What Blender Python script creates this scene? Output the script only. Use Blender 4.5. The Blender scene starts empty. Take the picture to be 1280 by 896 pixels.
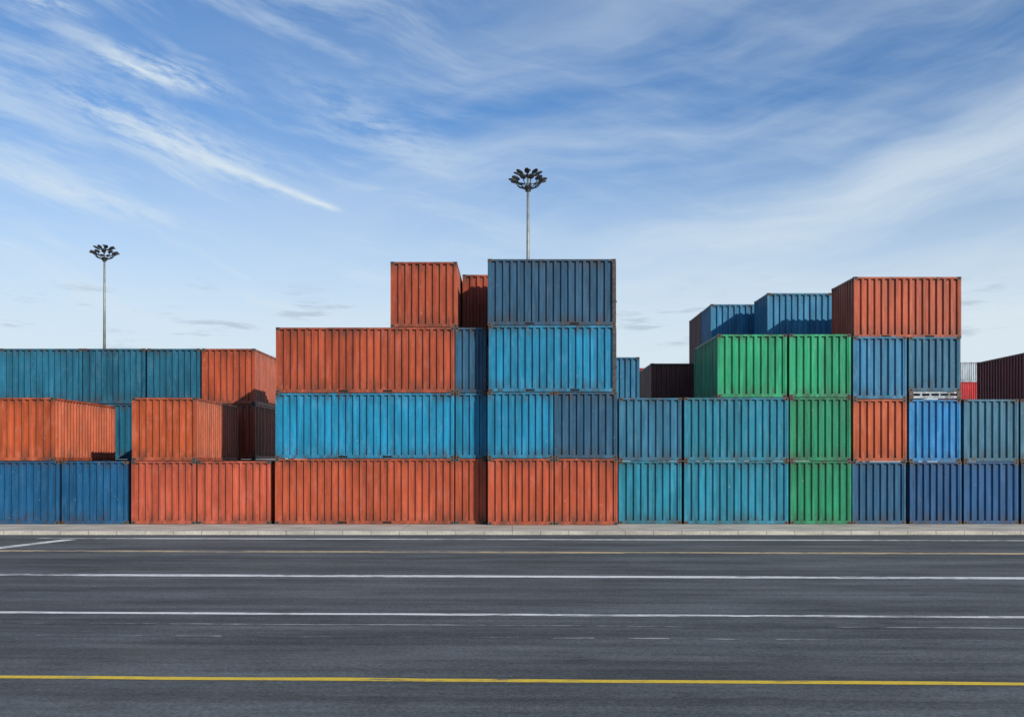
import bpy, math, random
from mathutils import Vector
random.seed(11)
sc = bpy.context.scene
col = sc.collection
sc.view_settings.view_transform = 'Standard'
sc.view_settings.look = 'None'
sc.view_settings.exposure = 0
sc.view_settings.gamma = 1

SUN_AZ = math.radians(41)   # sun is behind the camera, to the right
SUN_EL = math.radians(24)

def lin(h):
    h = h.lstrip('#')
    o = []
    for i in (0, 2, 4):
        c = int(h[i:i+2], 16)/255
        o.append(c/12.92 if c <= 0.04045 else ((c+0.055)/1.055)**2.4)
    return o

# ---------------------------------------------------------------- node kit
class NT:
    def __init__(s, nt):
        s.nt = nt; s.n = nt.nodes; s.l = nt.links
    def new(s, t, **k):
        n = s.n.new(t)
        for a, b in k.items(): setattr(n, a, b)
        return n
    def put(s, sock, v):
        if isinstance(v, bpy.types.NodeSocket): s.l.new(v, sock)
        elif v is not None: sock.default_value = v
    def m(s, op, a, b=None, c=None, clamp=False):
        n = s.new('ShaderNodeMath', operation=op); n.use_clamp = clamp
        s.put(n.inputs[0], a)
        if b is not None: s.put(n.inputs[1], b)
        if c is not None: s.put(n.inputs[2], c)
        return n.outputs[0]
    def ss(s, v, lo, hi, a=0.0, b=1.0):
        n = s.new('ShaderNodeMapRange', interpolation_type='SMOOTHSTEP')
        s.put(n.inputs['Value'], v)
        n.inputs['From Min'].default_value = lo; n.inputs['From Max'].default_value = hi
        n.inputs['To Min'].default_value = a; n.inputs['To Max'].default_value = b
        return n.outputs[0]
    def mix(s, f, a, b, bt='MIX'):
        n = s.new('ShaderNodeMix', data_type='RGBA', blend_type=bt)
        s.put(n.inputs[0], f)
        s.put(n.inputs[6], a if isinstance(a, bpy.types.NodeSocket) else (*a, 1))
        s.put(n.inputs[7], b if isinstance(b, bpy.types.NodeSocket) else (*b, 1))
        return n.outputs[2]
    def noise(s, v, scale, detail=4, rough=.5, dist=0.0):
        n = s.new('ShaderNodeTexNoise')
        s.put(n.inputs['Vector'], v)
        n.inputs['Scale'].default_value = scale; n.inputs['Detail'].default_value = detail
        n.inputs['Roughness'].default_value = rough; n.inputs['Distortion'].default_value = dist
        return n.outputs[0]
    def vm(s, op, a, b):
        n = s.new('ShaderNodeVectorMath', operation=op)
        s.put(n.inputs[0], a); s.put(n.inputs[1], b)
        return n.outputs[0]
    def comb(s, x, y, z=0.0):
        n = s.new('ShaderNodeCombineXYZ')
        s.put(n.inputs[0], x); s.put(n.inputs[1], y); s.put(n.inputs[2], z)
        return n.outputs[0]
    def grey(s, v):
        return s.comb(v, v, v)

def newmat(name):
    m = bpy.data.materials.new(name); m.use_nodes = True
    k = NT(m.node_tree)
    b = m.node_tree.nodes['Principled BSDF']
    return m, k, b

def bump(k, b, h, strength, dist):
    n = k.new('ShaderNodeBump')
    n.inputs['Strength'].default_value = strength; n.inputs['Distance'].default_value = dist
    k.put(n.inputs['Height'], h)
    k.l.new(n.outputs[0], b.inputs['Normal'])

def simple(name, c, rough=.6, metal=0.0, var=.3, scale=6):
    m, k, b = newmat(name)
    tc = k.new('ShaderNodeTexCoord').outputs['Object']
    n = k.noise(tc, scale, 3, .6)
    f = k.ss(n, .3, .7, 1-var, 1+var)
    k.put(b.inputs['Base Color'], k.mix(1.0, c, k.grey(f), 'MULTIPLY'))
    b.inputs['Roughness'].default_value = rough; b.inputs['Metallic'].default_value = metal
    return m

def paint(name, srgb, gain=.88, rust=1.0):
    m, k, b = newmat(name)
    c = [min(.8, x*gain) for x in lin(srgb)]
    tc = k.new('ShaderNodeTexCoord').outputs['Object']
    rnd = k.new('ShaderNodeObjectInfo').outputs['Random']
    off = k.comb(k.m('MULTIPLY', rnd, 91.0), k.m('MULTIPLY', rnd, 57.0), k.m('MULTIPLY', rnd, 33.0))
    p = k.vm('ADD', tc, off)
    sep = k.new('ShaderNodeSeparateXYZ'); k.l.new(tc, sep.inputs[0])
    z = sep.outputs[2]
    streak = k.noise(k.vm('MULTIPLY', p, (7, 7, .5)), 1.0, 5, .7)
    st = k.ss(streak, .33, .66, 1.14, .72)
    panel = k.noise(k.vm('MULTIPLY', p, (1.7, 1.7, .3)), 1.0, 3, .55)
    pn = k.ss(panel, .32, .68, .80, 1.18)
    tint = k.m('MULTIPLY_ADD', rnd, .22, .88)
    v = k.m('MULTIPLY', st, k.m('MULTIPLY', pn, tint))
    base = k.mix(1.0, c, k.grey(v), 'MULTIPLY')
    # chalky fading
    avg = sum(c)/3
    wide = k.noise(k.vm('MULTIPLY', p, (2.2, 2.2, 1.0)), 1.2, 6, .72)
    fade = k.ss(wide, .48, .70, 0, .32)
    base = k.mix(fade, base, [x*.85+avg*.4+.02 for x in c])
    # dirt near bottom and top rails
    edge = k.m('MAXIMUM', k.ss(z, .75, .0), k.ss(z, 2.0, 2.55))
    dn = k.ss(k.m('ADD', k.m('MULTIPLY', wide, .5), k.m('MULTIPLY', streak, .5)), .56, .41)
    dirt = k.m('MULTIPLY', k.m('MULTIPLY_ADD', edge, .68, .10), dn)
    base = k.mix(dirt, base, (.045, .036, .03))
    # rust: spots plus runs that trail downward
    rn = k.noise(k.vm('MULTIPLY', p, (3.6, 3.6, 1.5)), 2.0, 6, .77)
    run = k.noise(k.vm('MULTIPLY', p, (13, 13, .9)), 1.0, 4, .7)
    rn = k.m('ADD', k.m('MULTIPLY', rn, .68), k.m('MULTIPLY', run, .32))
    thr = k.m('MULTIPLY_ADD', edge, -.085, .628)
    rm = k.m('MULTIPLY', k.m('SUBTRACT', rn, thr), 18.0, clamp=True)
    rm = k.m('MULTIPLY', rm, .8*rust)
    base = k.mix(rm, base, (.110, .050, .027))
    # pale scuffs / chips
    ch = k.noise(k.vm('MULTIPLY', p, (1, 1, .5)), 8.0, 3, .8)
    chm = k.m('MULTIPLY', k.m('SUBTRACT', ch, .68), 26.0, clamp=True)
    base = k.mix(k.m('MULTIPLY', chm, .6), base, [x*.5+.27 for x in c])
    k.put(b.inputs['Base Color'], base)
    k.put(b.inputs['Roughness'], k.m('MULTIPLY_ADD', rm, .3, .5))
    b.inputs['Specular IOR Level'].default_value = .3
    bump(k, b, k.m('ADD', panel, k.m('MULTIPLY', ch, .08)), .7, .06)
    return m

COL = dict(
    navyL='#175985', salmon='#b8573f', orange='#bf5a34', brick='#ad5034', cyan='#1b86ae',
    slate='#2c5a78', steel='#2f6d8b', teal='#207f98', green='#1e9c6c', green2='#1b865e',
    navy='#1f5375', royal='#1a4e7a', azure='#2185c2', grey='#3b7088', backblue='#226b88',
    indigo='#2d5775', maroon='#6e3236', brown='#6d4038', darkred='#8a3436', white='#b9c4cc', red='#c0222c', sky='#3380a8')
PM = {k_: paint('paint_'+k_, v) for k_, v in COL.items()}
M_CAST = simple('casting_steel', (.075, .055, .045), .7, 0, .5, 9)
M_HOLE_SHADE = simple('opening_shade', (.008, .008, .009), .9)  # dark colour standing in for shade inside casting holes and fork pockets
M_BAR = simple('worn_frame', (.05, .04, .035), .7, 0, .5, 7)

# ---------------------------------------------------------------- containers
def make_mesh(name, W, D, H):
    V, F, MI = [], [], []
    def box(a, b, mi):
        x0, y0, z0 = a; x1, y1, z1 = b
        i = len(V)
        V.extend([(x0,y0,z0),(x1,y0,z0),(x1,y1,z0),(x0,y1,z0),(x0,y0,z1),(x1,y0,z1),(x1,y1,z1),(x0,y1,z1)])
        for f in ((0,3,2,1),(4,5,6,7),(0,1,5,4),(1,2,6,5),(2,3,7,6),(3,0,4,7)):
            F.append(tuple(i+j for j in f)); MI.append(mi)
    def corr(o, u, v, n, L, Hh, dep, pitch=.278, mi=0):
        o, u, v, n = Vector(o), Vector(u), Vector(v), Vector(n)
        cnt = max(1, round(L/pitch)); p = L/cnt
        pts = []
        for i in range(cnt):
            s = i*p
            pts += [(s, 0), (s+.17*p, 0), (s+.30*p, 1), (s+.70*p, 1), (s+.83*p, 0)]
        pts.append((L, 0))
        b0 = len(V)
        for s, d in pts:
            q = o+u*s-n*(d*dep)
            V.append(tuple(q)); V.append(tuple(q+v*Hh))
        for i in range(len(pts)-1):
            a = b0+2*i
            F.append((a, a+2, a+3, a+1)); MI.append(mi)
    P = .085; g = .012; br = .13; tr = .075
    zt = H-g; zb = g
    for x in (0, W-P):
        for y in (0, D-P):
            box((x, y, zb+.1), (x+P, y+P, zt-.1), 0)
    e = .004
    for y in (e, D-.06-e):
        box((P, y, zb), (W-P, y+.06, zb+br), 0)
        box((P, y, zt-tr), (W-P, y+.06, zt), 0)
    for x in (e, W-.06-e):
        box((x, P, zb), (x+.06, D-P, zb+br), 0)
        box((x, P, zt-tr), (x+.06, D-P, zt), 0)
    # castings
    cx, cy, cz = .165, .165, .118
    for x in (-e, W-cx+e):
        for y in (-e, D-cy+e):
            box((x, y, 0.0), (x+cx, y+cy, cz), 1)
            box((x, y, H-cz-.002), (x+cx, y+cy, H-.002), 1)
            for z in (.03, H-.09):
                yy = y-.003 if y < 1 else y+cy+.003-.004
                box((x+.05, yy, z), (x+.115, yy+.004, z+.055), 2)  # dark plate on the casting face, painted as a hole's shade
    o = .014; dep = .07
    h = zt-tr-zb-br
    corr((P, o, zb+br), (1,0,0), (0,0,1), (0,-1,0), W-2*P, h, dep)
    corr((W-P, D-o, zb+br), (-1,0,0), (0,0,1), (0,1,0), W-2*P, h, dep)
    corr((W-o, P, zb+br), (0,1,0), (0,0,1), (1,0,0), D-2*P, h, dep)
    corr((o, D-P, zb+br), (0,-1,0), (0,0,1), (-1,0,0), D-2*P, h, dep)
    corr((.06, .06, zt-.03), (1,0,0), (0,1,0), (0,0,1), W-.12, D-.12, .02, .21)
    i = len(V)
    V.extend([(.05,.05,.14),(W-.05,.05,.14),(W-.05,D-.05,.14),(.05,D-.05,.14)])
    F.append((i,i+3,i+2,i+1)); MI.append(1)
    # dark plates on long sides, painted as the shade in fork pockets
    if W > 4.3:
        for c in (W/2-1.05, W/2+.7):
            box((c, e-.003, zb+.02), (c+.36, e+.003, zb+.105), 2)
    me = bpy.data.meshes.new(name)
    me.from_pydata(V, [], F)
    for p_, mi in zip(me.polygons, MI): p_.material_index = mi
    me.update()
    return me

def cont(x0, x1, z, y0, D, c, H):
    W = x1-x0-.02
    me = make_mesh('shipping_container_mesh', W, D, H)
    me.materials.append(PM[c]); me.materials.append(M_CAST); me.materials.append(M_HOLE_SHADE)
    ob = bpy.data.objects.new('shipping_container', me)
    ob.location = (x0+.01+random.uniform(-.012, .012), y0+random.uniform(-.04, .04), z)
    ob.rotation_euler = (0, 0, math.radians(random.uniform(-.15, .15)))
    col.objects.link(ob)
    return ob

def stack(x0, x1, y0, D, colors, H):
    for i, c in enumerate(colors):
        if c: cont(x0, x1, i*H, y0, D, c, H)

def boxmesh(V, F, a, b):
    x0, y0, z0 = a; x1, y1, z1 = b
    i = len(V)
    V.extend([(x0,y0,z0),(x1,y0,z0),(x1,y1,z0),(x0,y1,z0),(x0,y0,z1),(x1,y0,z1),(x1,y1,z1),(x0,y1,z1)])
    for f in ((0,3,2,1),(4,5,6,7),(0,1,5,4),(1,2,6,5),(2,3,7,6),(3,0,4,7)):
        F.append(tuple(i+j for j in f))

def door_frame(ob, W, D, H):
    """door end on the +X side of a side-on container: heavy dark rear frame and lock rods"""
    V, F = [], []
    boxmesh(V, F, (W-.13, -.012, .12), (W+.012, .075, H-.13))
    boxmesh(V, F, (W-.02, D-.09, .12), (W+.012, D+.01, H-.13))
    for i in range(4):
        y = .35+i*(D-.7)/3
        boxmesh(V, F, (W+.015, y, .15), (W+.05, y+.035, H-.15))
        boxmesh(V, F, (W+.012, y-.05, .95), (W+.07, y+.09, 1.02))
    me = bpy.data.meshes.new('door_frame'); me.from_pydata(V, [], F); me.materials.append(M_BAR)
    o2 = bpy.data.objects.new('door_frame_and_lock_rods', me); col.objects.link(o2); o2.parent = ob

Hc, Hs, Hr = 2.59, 2.50, 2.47
# -- front row, left yard block
stack(-30.60, -28.10, 0, 6.06, ['salmon', 'cyan'], Hs)
stack(-28.05, -25.55, 0, 6.06, ['teal', 'teal'], Hs)
stack(-25.50, -23.00, 0, 6.06, ['navyL', 'orange'], Hs)
stack(-22.94, -20.42, 0, 6.06, ['navyL'], Hs)
stack(-20.36, -17.86, 0, 6.06, ['navyL'], Hs)
stack(-17.79, -15.17, .05, 6.06, ['navyL'], Hs)
cont(-22.66, -20.60, Hs, 0, 6.06, 'orange', Hs)
cont(-20.56, -18.07, Hs, 0, 6.06, 'orange', Hs)
stack(-15.04, -12.48, 0, 6.06, ['salmon', 'orange'], Hs)
stack(-12.44, -9.54, .05, 6.06, ['salmon'], Hs)
# -- middle block
stack(-9.35, -2.27, 0, 2.44, ['brick', 'cyan', 'brick'], Hc)
stack(-9.35, -2.27, 2.56, 3.6, ['brick', 'cyan', 'teal'], Hc)  # unseen rear row, made deeper so its shadow climbs the stacks behind
stack(-2.24, -1.00, .08, 4.9, ['brick', 'cyan', 'slate'], Hc)
cont(-4.80, -2.15, 3*Hc, .02, 4.9, 'brick', Hc)
cont(-2.09, .40, 3*Hc, 2.7, 2.9, 'brick', Hc)
stack(-.95, 1.62, -.5, 6.06, ['brick', 'cyan'], Hc)
stack(1.65, 4.12, -.5, 6.06, ['brick', 'slate'], Hc)
o = cont(-.92, 4.06, 2*Hc, -.5, 2.44, 'cyan', Hc); door_frame(o, 4.96, 2.44, Hc)
o = cont(-.95, 4.06, 3*Hc, -.5, 2.44, 'indigo', Hc); door_frame(o, 4.99, 2.44, Hc)
cont(-.80, 4.10, 2*Hc, 2.1, 2.44, 'teal', Hc)
# -- right block
stack(4.23, 6.74, .15, 5.0, ['teal', 'steel'], Hs)
stack(6.79, 10.92, .05, 5.0, ['teal', 'teal'], Hs)
stack(10.98, 13.40, 0, 5.0, ['green2', 'green2'], Hs)
cont(8.12, 10.88, 2*Hs, 0, 5.0, 'green', Hs)
cont(10.94, 13.38, 2*Hs, 0, 5.0, 'green', Hs)
stack(13.47, 15.60, .05, 5.0, ['navy', 'orange', 'sky'], Hr)
stack(15.72, 17.78, .1, 5.0, ['royal', 'azure'], Hr)
cont(15.72, 17.78, 2*Hr+.30, .1, 5.0, 'steel', Hr-.30)
stack(17.88, 20.05, .1, 5.0, ['royal', 'grey'], Hr)
stack(20.13, 22.35, .1, 5.0, ['navy', 'grey'], Hr)
stack(22.45, 24.90, .1, 5.0, ['brick', 'teal'], Hr)
stack(25.00, 27.45, .1, 5.0, ['teal', 'navy'], Hr)
stack(27.55, 30.00, .1, 5.0, ['navy', 'orange'], Hr)
cont(13.70, 18.02, 3*Hr, .6, 2.8, 'brick', Hr)
# -- second row, left
stack(-31.9, -28.0, 7.4, 6.06, ['teal', 'brick', 'teal'], Hc)
stack(-27.9, -24.08, 7.4, 6.06, ['navyL', 'teal', 'backblue'], Hc)
stack(-24.02, -20.16, 7.4, 6.06, ['navyL', 'teal', 'backblue'], Hc)
stack(-20.10, -17.19, 7.4, 6.06, ['navyL', 'backblue', 'backblue'], Hc)
stack(-17.13, -14.64, 7.4, 6.06, ['navyL', 'backblue', 'backblue'], Hc)
stack(-14.56, -12.05, 7.4, 6.06, ['brick', 'brick', 'brick'], Hc)
# -- second row, middle/right
stack(-9.4, -3.3, 7.4, 2.44, ['teal', 'brick'], Hc)
stack(-3.2, 3.0, 7.4, 2.44, ['brick', 'teal'], Hc)
stack(3.30, 6.16, 8.6, 2.44, ['navy', 'brick', 'sky'], Hs)
stack(7.10, 9.40, 11.7, 4.5, ['brown', 'navy', 'brown'], Hs)
stack(11.40, 14.3, 5.2, 2.44, ['teal', 'brick', 'navy', 'sky'], Hs)
stack(14.4, 18.6, 5.3, 2.44, ['navy', 'teal'], Hr)
stack(9.49, 12.17, 8.3, 2.44, ['teal', 'teal', 'navy', 'sky'], Hs)
stack(9.49, 12.17, 10.9, 3.2, ['brick', 'teal', 'teal', 'maroon'], Hs)
stack(12.3, 14.9, 8.3, 6.06, ['brick', 'teal', 'navy'], Hs)
stack(23.60, 26.10, 5.2, 6.06, ['navy', 'brick', 'darkred'], Hs)
stack(26.20, 28.70, 5.2, 6.06, ['navy', 'brick', 'darkred'], Hs)
# -- far stacks
stack(56.2, 58.8, 86, 6.06, ['teal', 'navy', 'brick', 'teal', 'red', 'white'], Hs)
stack(58.9, 62.3, 86, 6.06, ['teal', 'navy', 'brick', 'teal', 'red', 'sky'], Hs)
stack(62.4, 65.0, 86, 6.06, ['brick', 'navy', 'brick', 'teal', 'red'], Hs)
stack(15.9, 18.4, 86, 6.06, ['teal', 'navy', 'brick', 'teal', 'brown'], Hs)
stack(16.9, 19.4, 94, 6.06, ['teal', 'navy', 'brick', 'teal', 'slate', 'red'], Hs)

# ---------------------------------------------------------------- ground
def asphalt_color(k):
    g = k.new('ShaderNodeNewGeometry').outputs['Position']
    fine = k.noise(g, 22, 5, .85)
    f = k.ss(fine, .32, .68, .55, 1.45)
    rot = k.new('ShaderNodeVectorRotate', rotation_type='Z_AXIS')
    k.put(rot.inputs['Vector'], g); rot.inputs['Angle'].default_value = .031
    r = rot.outputs[0]
    big = k.ss(k.noise(k.vm('MULTIPLY', g, (.22, .6, 1)), 1.0, 7, .72), .34, .66, .74, 1.24)
    s1 = k.noise(k.vm('MULTIPLY', r, (.07, 1.5, 1)), 1.0, 7, .76)
    a = k.ss(s1, .36, .64, .74, 1.24)
    v = k.m('MULTIPLY', f, k.m('MULTIPLY', big, a))
    c = k.mix(1.0, (.092, .099, .103), k.grey(v), 'MULTIPLY')
    # oil stains and rubber smears
    st = k.ss(k.noise(k.vm('MULTIPLY', r, (.55, 2.0, 1)), 1.0, 7, .78), .56, .68, 0, .65)
    c = k.mix(st, c, (.034, .036, .039))
    # pale dust patches
    du = k.ss(k.noise(k.vm('MULTIPLY', r, (.12, .9, 3)), 1.3, 6, .7), .52, .72, 0, .45)
    c = k.mix(du, c, (.16, .16, .155))
    sep = k.new('ShaderNodeSeparateXYZ'); k.l.new(r, sep.inputs[0])
    # paving seams that follow the lanes, uneven
    yy = k.m('MULTIPLY_ADD', k.m('SUBTRACT', s1, .5), .2, sep.outputs[1])
    sm = k.m('ABSOLUTE', k.m('SUBTRACT', k.m('FRACT', k.m('DIVIDE', yy, 3.1)), .5))
    sm = k.m('MULTIPLY', k.ss(sm, .008, .003), .6)
    c = k.mix(sm, c, (.03, .03, .032))
    return c, fine, g, r

def m_asphalt():
    m, k, b = newmat('asphalt')
    c, fine, g, r = asphalt_color(k)
    k.put(b.inputs['Base Color'], c)
    b.inputs['Roughness'].default_value = .85
    b.inputs['Specular IOR Level'].default_value = .25
    bump(k, b, fine, .7, .018)
    return m
M_ASPH = m_asphalt()

def m_line(name, c, wear):
    m, k, b = newmat(name)
    ac, fine, g, r = asphalt_color(k)
    w1 = k.noise(k.vm('MULTIPLY', g, (2.2, 9, 1)), 1.0, 6, .75)
    w2 = k.noise(k.vm('MULTIPLY', g, (.22, 1, 1)), 1.0, 2, .5)
    w = k.m('ADD', w1, k.m('MULTIPLY', k.m('SUBTRACT', w2, .5), .6))
    mask = k.ss(w, wear-.14, wear+.08, .97, 0)
    pc = k.mix(1.0, c, k.grey(k.ss(fine, .3, .7, .75, 1.1)), 'MULTIPLY')
    k.put(b.inputs['Base Color'], k.mix(mask, ac, pc))
    b.inputs['Roughness'].default_value = .75
    return m

def m_concrete(name, c, joint=3.0):
    m, k, b = newmat(name)
    g = k.new('ShaderNodeNewGeometry').outputs['Position']
    sep = k.new('ShaderNodeSeparateXYZ'); k.l.new(g, sep.inputs[0])
    f = k.ss(k.noise(g, 22, 4, .7), .3, .7, .8, 1.18)
    big = k.ss(k.noise(k.vm('MULTIPLY', g, (.6, 1.2, 3)), 1.0, 5, .65), .3, .7, .70, 1.18)
    c1 = k.mix(1.0, c, k.grey(k.m('MULTIPLY', f, big)), 'MULTIPLY')
    fr = k.m('FRACT', k.m('DIVIDE', sep.outputs[0], joint))
    jm = k.m('LESS_THAN', fr, .02/joint)
    c1 = k.mix(k.m('MULTIPLY', jm, .8), c1, (.03, .03, .028))
    k.put(b.inputs['Base Color'], c1)
    b.inputs['Roughness'].default_value = .85
    return m

def sheet(name, pts, z, mat):
    me = bpy.data.meshes.new(name)
    me.from_pydata([(x, y, z) for x, y in pts], [], [tuple(range(len(pts)))])
    me.materials.append(mat)
    ob = bpy.data.objects.new(name, me); col.objects.link(ob)
    return ob
def boxobj(name, a, b, mat, bev=0.0):
    V, F = [], []; boxmesh(V, F, a, b)
    me = bpy.data.meshes.new(name); me.from_pydata(V, [], F)
    me.materials.append(mat)
    ob = bpy.data.objects.new(name, me); col.objects.link(ob)
    if bev:
        md = ob.modifiers.new('bevel', 'BEVEL'); md.width = bev; md.segments = 2
    return ob

# pale rack added to stand for a bright sky gap between tiers
V, F = [], []
zf = 2*Hr
for y in (.1, 4.94):
    boxmesh(V, F, (15.74, y, zf+.03), (17.76, y+.14, zf+.13))
for i in range(6):
    x = 15.80+i*.37
    boxmesh(V, F, (x, .13, zf+.13), (x+.07, .22, zf+.22))
boxmesh(V, F, (15.74, .11, zf+.22), (17.76, 5.06, zf+.29))
me = bpy.data.meshes.new('sky_gap_rack_mesh'); me.from_pydata(V, [], F); me.materials.append(PM['white'])
ob = bpy.data.objects.new('sky_gap_rack', me); col.objects.link(ob)
for x in (15.72, 17.62):
    for y in (.09, 4.93):
        V, F = [], []; boxmesh(V, F, (x-.004, y-.006, zf), (x+.165, y+.16, zf+.298))
        me = bpy.data.meshes.new('sky_gap_rack_corner'); me.from_pydata(V, [], F); me.materials.append(M_CAST)
        o2 = bpy.data.objects.new('sky_gap_rack_corner', me); col.objects.link(o2); o2.parent = ob

ZR = -.12
sheet('ground', [(-2500, -1500), (2500, -1500), (2500, 4000), (-2500, 4000)], ZR-.02, M_ASPH)
sheet('road', [(-300, -80), (300, -80), (300, -4.05), (-300, -4.05)], ZR, M_ASPH)
M_CONC = m_concrete('yard_concrete', (.46, .42, .36), 4.0)
boxobj('container_yard_pavement', (-300, -3.88, -.4), (300, 400, -.002), M_CONC)
boxobj('kerb', (-300, -4.06, -.4), (300, -3.89, .012), m_concrete('kerb_concrete', (.42, .39, .34), 1.0), .015)

CY = -39.3
M_W = m_line('road_paint_white', (.80, .80, .78), .60)
M_WF = m_line('road_paint_white_faded', (.45, .45, .44), .47)
M_Y = m_line('road_paint_yellow', (.78, .53, .03), .62)
M_O = m_line('road_paint_ochre', (.62, .46, .26), .58)
ANG = .031
def line(name, d, w, mat, z=ZR+.004, x0=-150, x1=150):
    Y = CY+d
    n = max(2, int((x1-x0)/1.0))
    V, F = [], []
    for i in range(n+1):
        x = x0+(x1-x0)*i/n
        j = random.uniform(-.014, .014)
        jw = random.uniform(-.010, .010)
        V += [(x, Y-ANG*x-w/2+j-jw, z), (x, Y-ANG*x+w/2+j+jw, z)]
    for i in range(n): F.append((2*i, 2*i+2, 2*i+3, 2*i+1))
    me = bpy.data.meshes.new(name); me.from_pydata(V, [], F); me.materials.append(mat)
    ob = bpy.data.objects.new(name, me); col.objects.link(ob)
    return ob
line('road_marking', 33.1, .34, M_W, x0=-16)
line('road_marking', 28.4, .50, M_O)
line('road_marking', 22.4, .40, M_W)
line('road_marking', 16.8, .20, M_W)
line('road_marking', 15.7, .08, M_WF)
line('road_marking', 11.75, .16, M_Y)
V, F = [], []
x = -40.0
while x < 40:
    L = random.choice([.55, .7, 1.6, .6])
    Y = CY+14.6
    i = len(V)
    for (xx, o) in ((x, -.045), (x+L, -.045), (x+L, .045), (x, .045)):
        V.append((xx, Y-ANG*xx+o, ZR+.004))
    F.append((i, i+1, i+2, i+3)); x += L+.5
me = bpy.data.meshes.new('road_marking_dashed'); me.from_pydata(V, [], F); me.materials.append(M_WF)
ob = bpy.data.objects.new('road_marking_dashed', me); col.objects.link(ob)
sheet('road_marking', [(-15.9, -10.9), (-15.4, -10.9), (-14.4, -6.3), (-14.9, -6.3)], ZR+.008, M_W)

# ---------------------------------------------------------------- high mast lights
M_POLE = simple('galvanised_steel', (.22, .23, .22), .5, .3, .2, 2)
M_LAMP = simple('lamp_housing', (.03, .032, .035), .5, .2, .2, 3)
def tube(V, F, p, q, r0, r1, seg=8):
    p, q = Vector(p), Vector(q)
    d = (q-p).normalized()
    a = d.orthogonal().normalized(); b = d.cross(a)
    i = len(V)
    for c, r in ((p, r0), (q, r1)):
        for s in range(seg):
            t = 2*math.pi*s/seg
            V.append(tuple(c+a*math.cos(t)*r+b*math.sin(t)*r))
    for s in range(seg):
        F.append((i+s, i+(s+1) % seg, i+seg+(s+1) % seg, i+seg+s))
    F.append(tuple(i+seg+s for s in range(seg)))
    F.append(tuple(i+s for s in reversed(range(seg))))
def part(name, V, F, mat, par, smooth=False):
    me = bpy.data.meshes.new(name); me.from_pydata(V, [], F); me.materials.append(mat)
    if smooth:
        for p in me.polygons: p.use_smooth = True
    ob = bpy.data.objects.new(name, me); col.objects.link(ob); ob.parent = par
    return ob
def mast(X, Y, Z, rot):
    e = bpy.data.objects.new('high_mast_light', None); col.objects.link(e)
    e.location = (X, Y, 0); e.rotation_euler = (0, 0, rot)
    V, F = [], []
    tube(V, F, (0, 0, 0), (0, 0, Z*.5), .30, .20, 16)
    tube(V, F, (0, 0, Z*.5), (0, 0, Z+.4), .20, .11, 16)
    tube(V, F, (0, 0, 0), (0, 0, .25), .55, .55, 16)
    part('pole', V, F, M_POLE, e, True)
    V, F = [], []; LV, LF = [], []
    tube(V, F, (0, 0, Z-1.5), (0, 0, Z-1.0), .26, .34, 12)
    tube(V, F, (0, 0, Z-.1), (0, 0, Z+.1), .24, .24, 12)
    def lamp(a, r, z, tilt, s):
        c = Vector((math.cos(a)*r, math.sin(a)*r, z))
        u = Vector((math.cos(a)*math.cos(tilt), math.sin(a)*math.cos(tilt), math.sin(tilt)))
        w = Vector((-math.sin(a), math.cos(a), 0)); n = u.cross(w)
        i = len(LV); N = 12
        prof = [(.55, .12), (.9, .05), (1.0, -.03), (.93, -.07)]
        for pr, pz in prof:
            for t in range(N):
                th = 2*math.pi*t/N
                LV.append(tuple(c+u*(math.cos(th)*.46*s*pr)+w*(math.sin(th)*.28*s*pr)+n*pz*s))
        for q in range(3):
            for t in range(N):
                LF.append((i+q*N+t, i+q*N+(t+1) % N, i+(q+1)*N+(t+1) % N, i+(q+1)*N+t))
        LF.append(tuple(i+t for t in range(N)))
        LF.append(tuple(i+3*N+t for t in reversed(range(N))))
        return c
    for i in range(11):
        a = 2*math.pi*(i+.25)/11
        c = lamp(a, 1.42, Z-.45, math.radians(14), 1.0)
        p0 = Vector((math.cos(a)*.2, math.sin(a)*.2, Z-1.3)); p1 = Vector((math.cos(a)*.95, math.sin(a)*.95, Z-1.0))
        tube(V, F, p0, p1, .05, .045, 6); tube(V, F, p1, c, .045, .04, 6)
    for i in range(8):
        a = 2*math.pi*(i+.6)/8
        c = lamp(a, 1.0, Z+.20, math.radians(22), .9)
        p0 = Vector((math.cos(a)*.15, math.sin(a)*.15, Z-.1))
        tube(V, F, p0, c, .05, .04, 6)
    lamp(.3, 0.0, Z+.55, 0, .7); tube(V, F, (0, 0, Z+.3), (0, 0, Z+.55), .06, .05, 6)
    for i in range(24):
        a, b = 2*math.pi*i/24, 2*math.pi*(i+1)/24
        tube(V, F, (math.cos(a)*.95, math.sin(a)*.95, Z-1.0), (math.cos(b)*.95, math.sin(b)*.95, Z-1.0), .035, .035, 6)
    part('arms', V, F, M_LAMP, e)
    part('floodlights', LV, LF, M_LAMP, e, False)
mast(1.52, 55.2, 29.6, .2)
mast(-52.4, 88.7, 29.7, .9)

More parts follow.
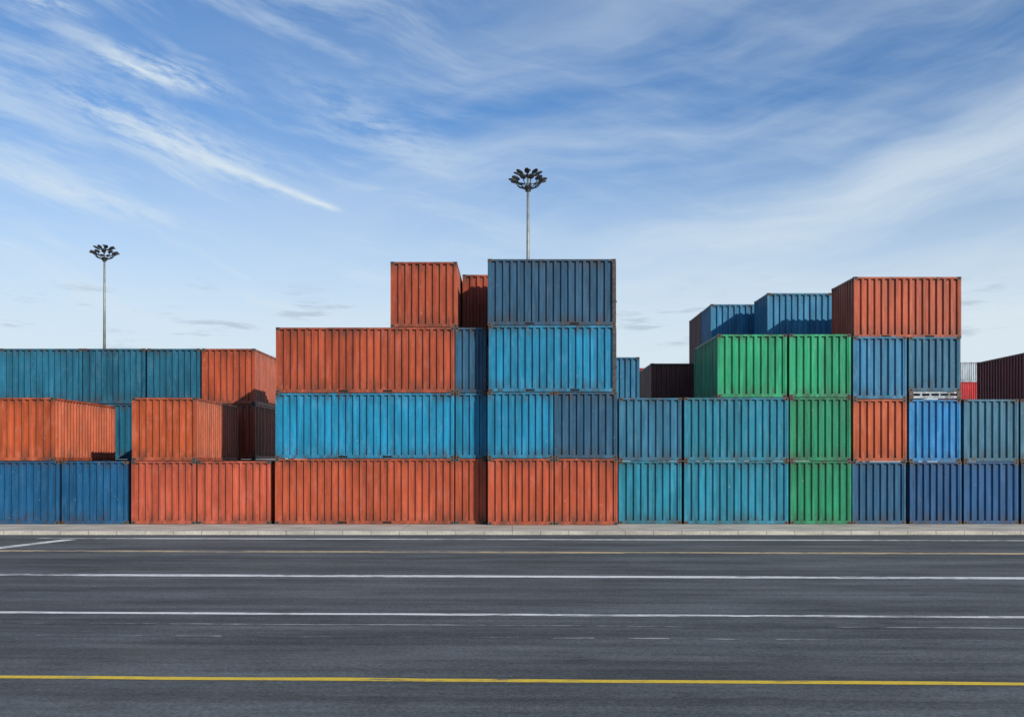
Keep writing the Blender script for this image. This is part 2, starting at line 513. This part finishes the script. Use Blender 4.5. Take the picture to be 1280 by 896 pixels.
# ---------------------------------------------------------------- sky + sun
w = bpy.data.worlds.new('World'); sc.world = w; w.use_nodes = True
try:
    w.cycles.sampling_method = 'MANUAL'; w.cycles.sample_map_resolution = 256
except Exception: pass
k = NT(w.node_tree)
bg = w.node_tree.nodes['Background']
sky = k.new('ShaderNodeTexSky', sky_type='NISHITA')
sky.sun_disc = False
sky.sun_elevation = SUN_EL
sky.sun_rotation = math.pi-SUN_AZ
sky.air_density = 1.0; sky.dust_density = .6; sky.ozone_density = 2.0
d = k.new('ShaderNodeTexCoord').outputs['Generated']
sp = k.new('ShaderNodeSeparateXYZ'); k.l.new(d, sp.inputs[0])
R2D = 180/math.pi
az = k.m('MULTIPLY', k.m('ARCTAN2', sp.outputs[0], sp.outputs[1]), R2D)
el = k.m('MULTIPLY', k.m('ARCSINE', sp.outputs[2]), R2D)
wobn = k.m('SUBTRACT', k.noise(k.comb(k.m('MULTIPLY', az, .05), k.m('MULTIPLY', el, .08), 4.2), 1.0, 2), .5)
def layer(angle, sx, sy, seed, detail, rough, dist):
    """noise stretched along a direction in (azimuth, elevation) degrees"""
    ca, sa = math.cos(math.radians(angle)), math.sin(math.radians(angle))
    u = k.m('ADD', k.m('MULTIPLY', az, ca), k.m('MULTIPLY', el, sa))
    v = k.m('SUBTRACT', k.m('MULTIPLY', el, ca), k.m('MULTIPLY', az, sa))
    return k.noise(k.comb(k.m('MULTIPLY', u, sx), k.m('MULTIPLY', k.m('MULTIPLY_ADD', wobn, dist, v), sy), seed), 1.0, detail, rough)
def blob(ca, ce, angle, ra, rb):
    c, s = math.cos(math.radians(angle)), math.sin(math.radians(angle))
    da = k.m('SUBTRACT', az, ca); de = k.m('SUBTRACT', el, ce)
    u = k.m('DIVIDE', k.m('ADD', k.m('MULTIPLY', da, c), k.m('MULTIPLY', de, s)), ra)
    v = k.m('DIVIDE', k.m('SUBTRACT', k.m('MULTIPLY', de, c), k.m('MULTIPLY', da, s)), rb)
    r = k.m('ADD', k.m('MULTIPLY', u, u), k.m('MULTIPLY', v, v))
    return k.m('POWER', 2.718, k.m('MULTIPLY', r, -1.0))
def mul(*a):
    r = a[0]
    for x_ in a[1:]: r = k.m('MULTIPLY', r, x_)
    return r
def union(a, b):
    return k.m('SUBTRACT', 1.0, k.m('MULTIPLY', k.m('SUBTRACT', 1.0, a, clamp=True), k.m('SUBTRACT', 1.0, b, clamp=True)))
# right hand veil: broad soft sheets, gently rising to the right
n1 = layer(6, .035, .19, 3.1, 7, .56, 8)
veil = mul(k.ss(n1, .32, .68), k.ss(az, -12, 8, .22, 1), k.ss(el, 28, 11, .34, 1), .78)
# left wisps falling to the right
n2 = layer(-16, .08, .5, 12.4, 7, .62, 6)
wisp = mul(k.ss(n2, .44, .72), k.ss(az, 4, -10, .25, 1), .46)
# finer structure
tex = layer(-14, .40, 1.5, 5.5, 7, .68, 4)
t = k.ss(tex, .32, .64)
b1 = mul(blob(-19.6, 20.3, -10, 3.3, .7), t, 1.0)
b2 = mul(blob(-25.2, 22.6, -5, 1.9, .4), t, .75)
b3 = mul(blob(-19.5, 17.2, -17, 6.5, 1.2), t, .72)
b4 = mul(blob(-24.0, 13.9, -10, 5.5, .5), t, .6)
b5 = mul(blob(-8.0, 18.5, -24, 5.5, 1.2), t, .35)
# contrail, widening and fading towards the left
ca_, sa_ = math.cos(math.radians(-17)), math.sin(math.radians(-17))
da = k.m('SUBTRACT', az, -9.6); de = k.m('SUBTRACT', el, 13.9)
u = k.m('ADD', k.m('MULTIPLY', da, ca_), k.m('MULTIPLY', de, sa_))
v = k.m('SUBTRACT', k.m('MULTIPLY', de, ca_), k.m('MULTIPLY', da, sa_))
v = k.m('ADD', v, k.m('MULTIPLY', k.m('SUBTRACT', tex, .5), .45))
wd = k.m('MULTIPLY_ADD', u, -.020, .16)
q = k.m('DIVIDE', v, k.m('MAXIMUM', wd, .05))
trail = mul(k.m('POWER', 2.718, k.m('MULTIPLY', k.m('MULTIPLY', q, q), -1.0)), k.ss(u, .3, -1.0), k.ss(u, -14, -5), k.ss(tex, .25, .6, .6, 1), .88)
haze = k.ss(el, 20.5, 4, 0, .93)
n4 = layer(0, .22, 1.5, 31.0, 5, .6, 3)
low = mul(k.ss(n4, .54, .68), k.ss(el, 4.0, 6.5), k.ss(el, 11, 8.0), .6)
m_ = union(veil, wisp)
for x_ in (b1, b2, b3, b4, b5, trail, haze): m_ = union(m_, x_)
m_ = mul(m_, k.ss(el, 60, 30, .4, 1))
base = k.mix(1.0, sky.outputs[0], (.68, 1.04, 1.40), 'MULTIPLY')
c1 = k.mix(m_, base, (7.0, 8.0, 8.7))
c2 = k.mix(low, c1, (4.2, 5.1, 6.1))
k.put(bg.inputs['Color'], c2)
bg.inputs['Strength'].default_value = .1

sl = bpy.data.lights.new('sun', 'SUN'); sl.energy = 4.5; sl.angle = math.radians(.5); sl.color = (1, .93, .80)
so = bpy.data.objects.new('sun', sl); col.objects.link(so)
sd = Vector((math.sin(SUN_AZ)*math.cos(SUN_EL), -math.cos(SUN_AZ)*math.cos(SUN_EL), math.sin(SUN_EL)))
so.rotation_euler = sd.to_track_quat('Z', 'Y').to_euler()
so.location = (30, -40, 40)

cd = bpy.data.cameras.new('camera'); co = bpy.data.objects.new('camera', cd); col.objects.link(co)
cd.lens = 35; cd.sensor_width = 36; cd.sensor_fit = 'HORIZONTAL'
cd.shift_y = .1008
cd.clip_end = 8000
co.location = (0, CY, 2.46); co.rotation_euler = (math.radians(90), 0, 0)
sc.camera = co
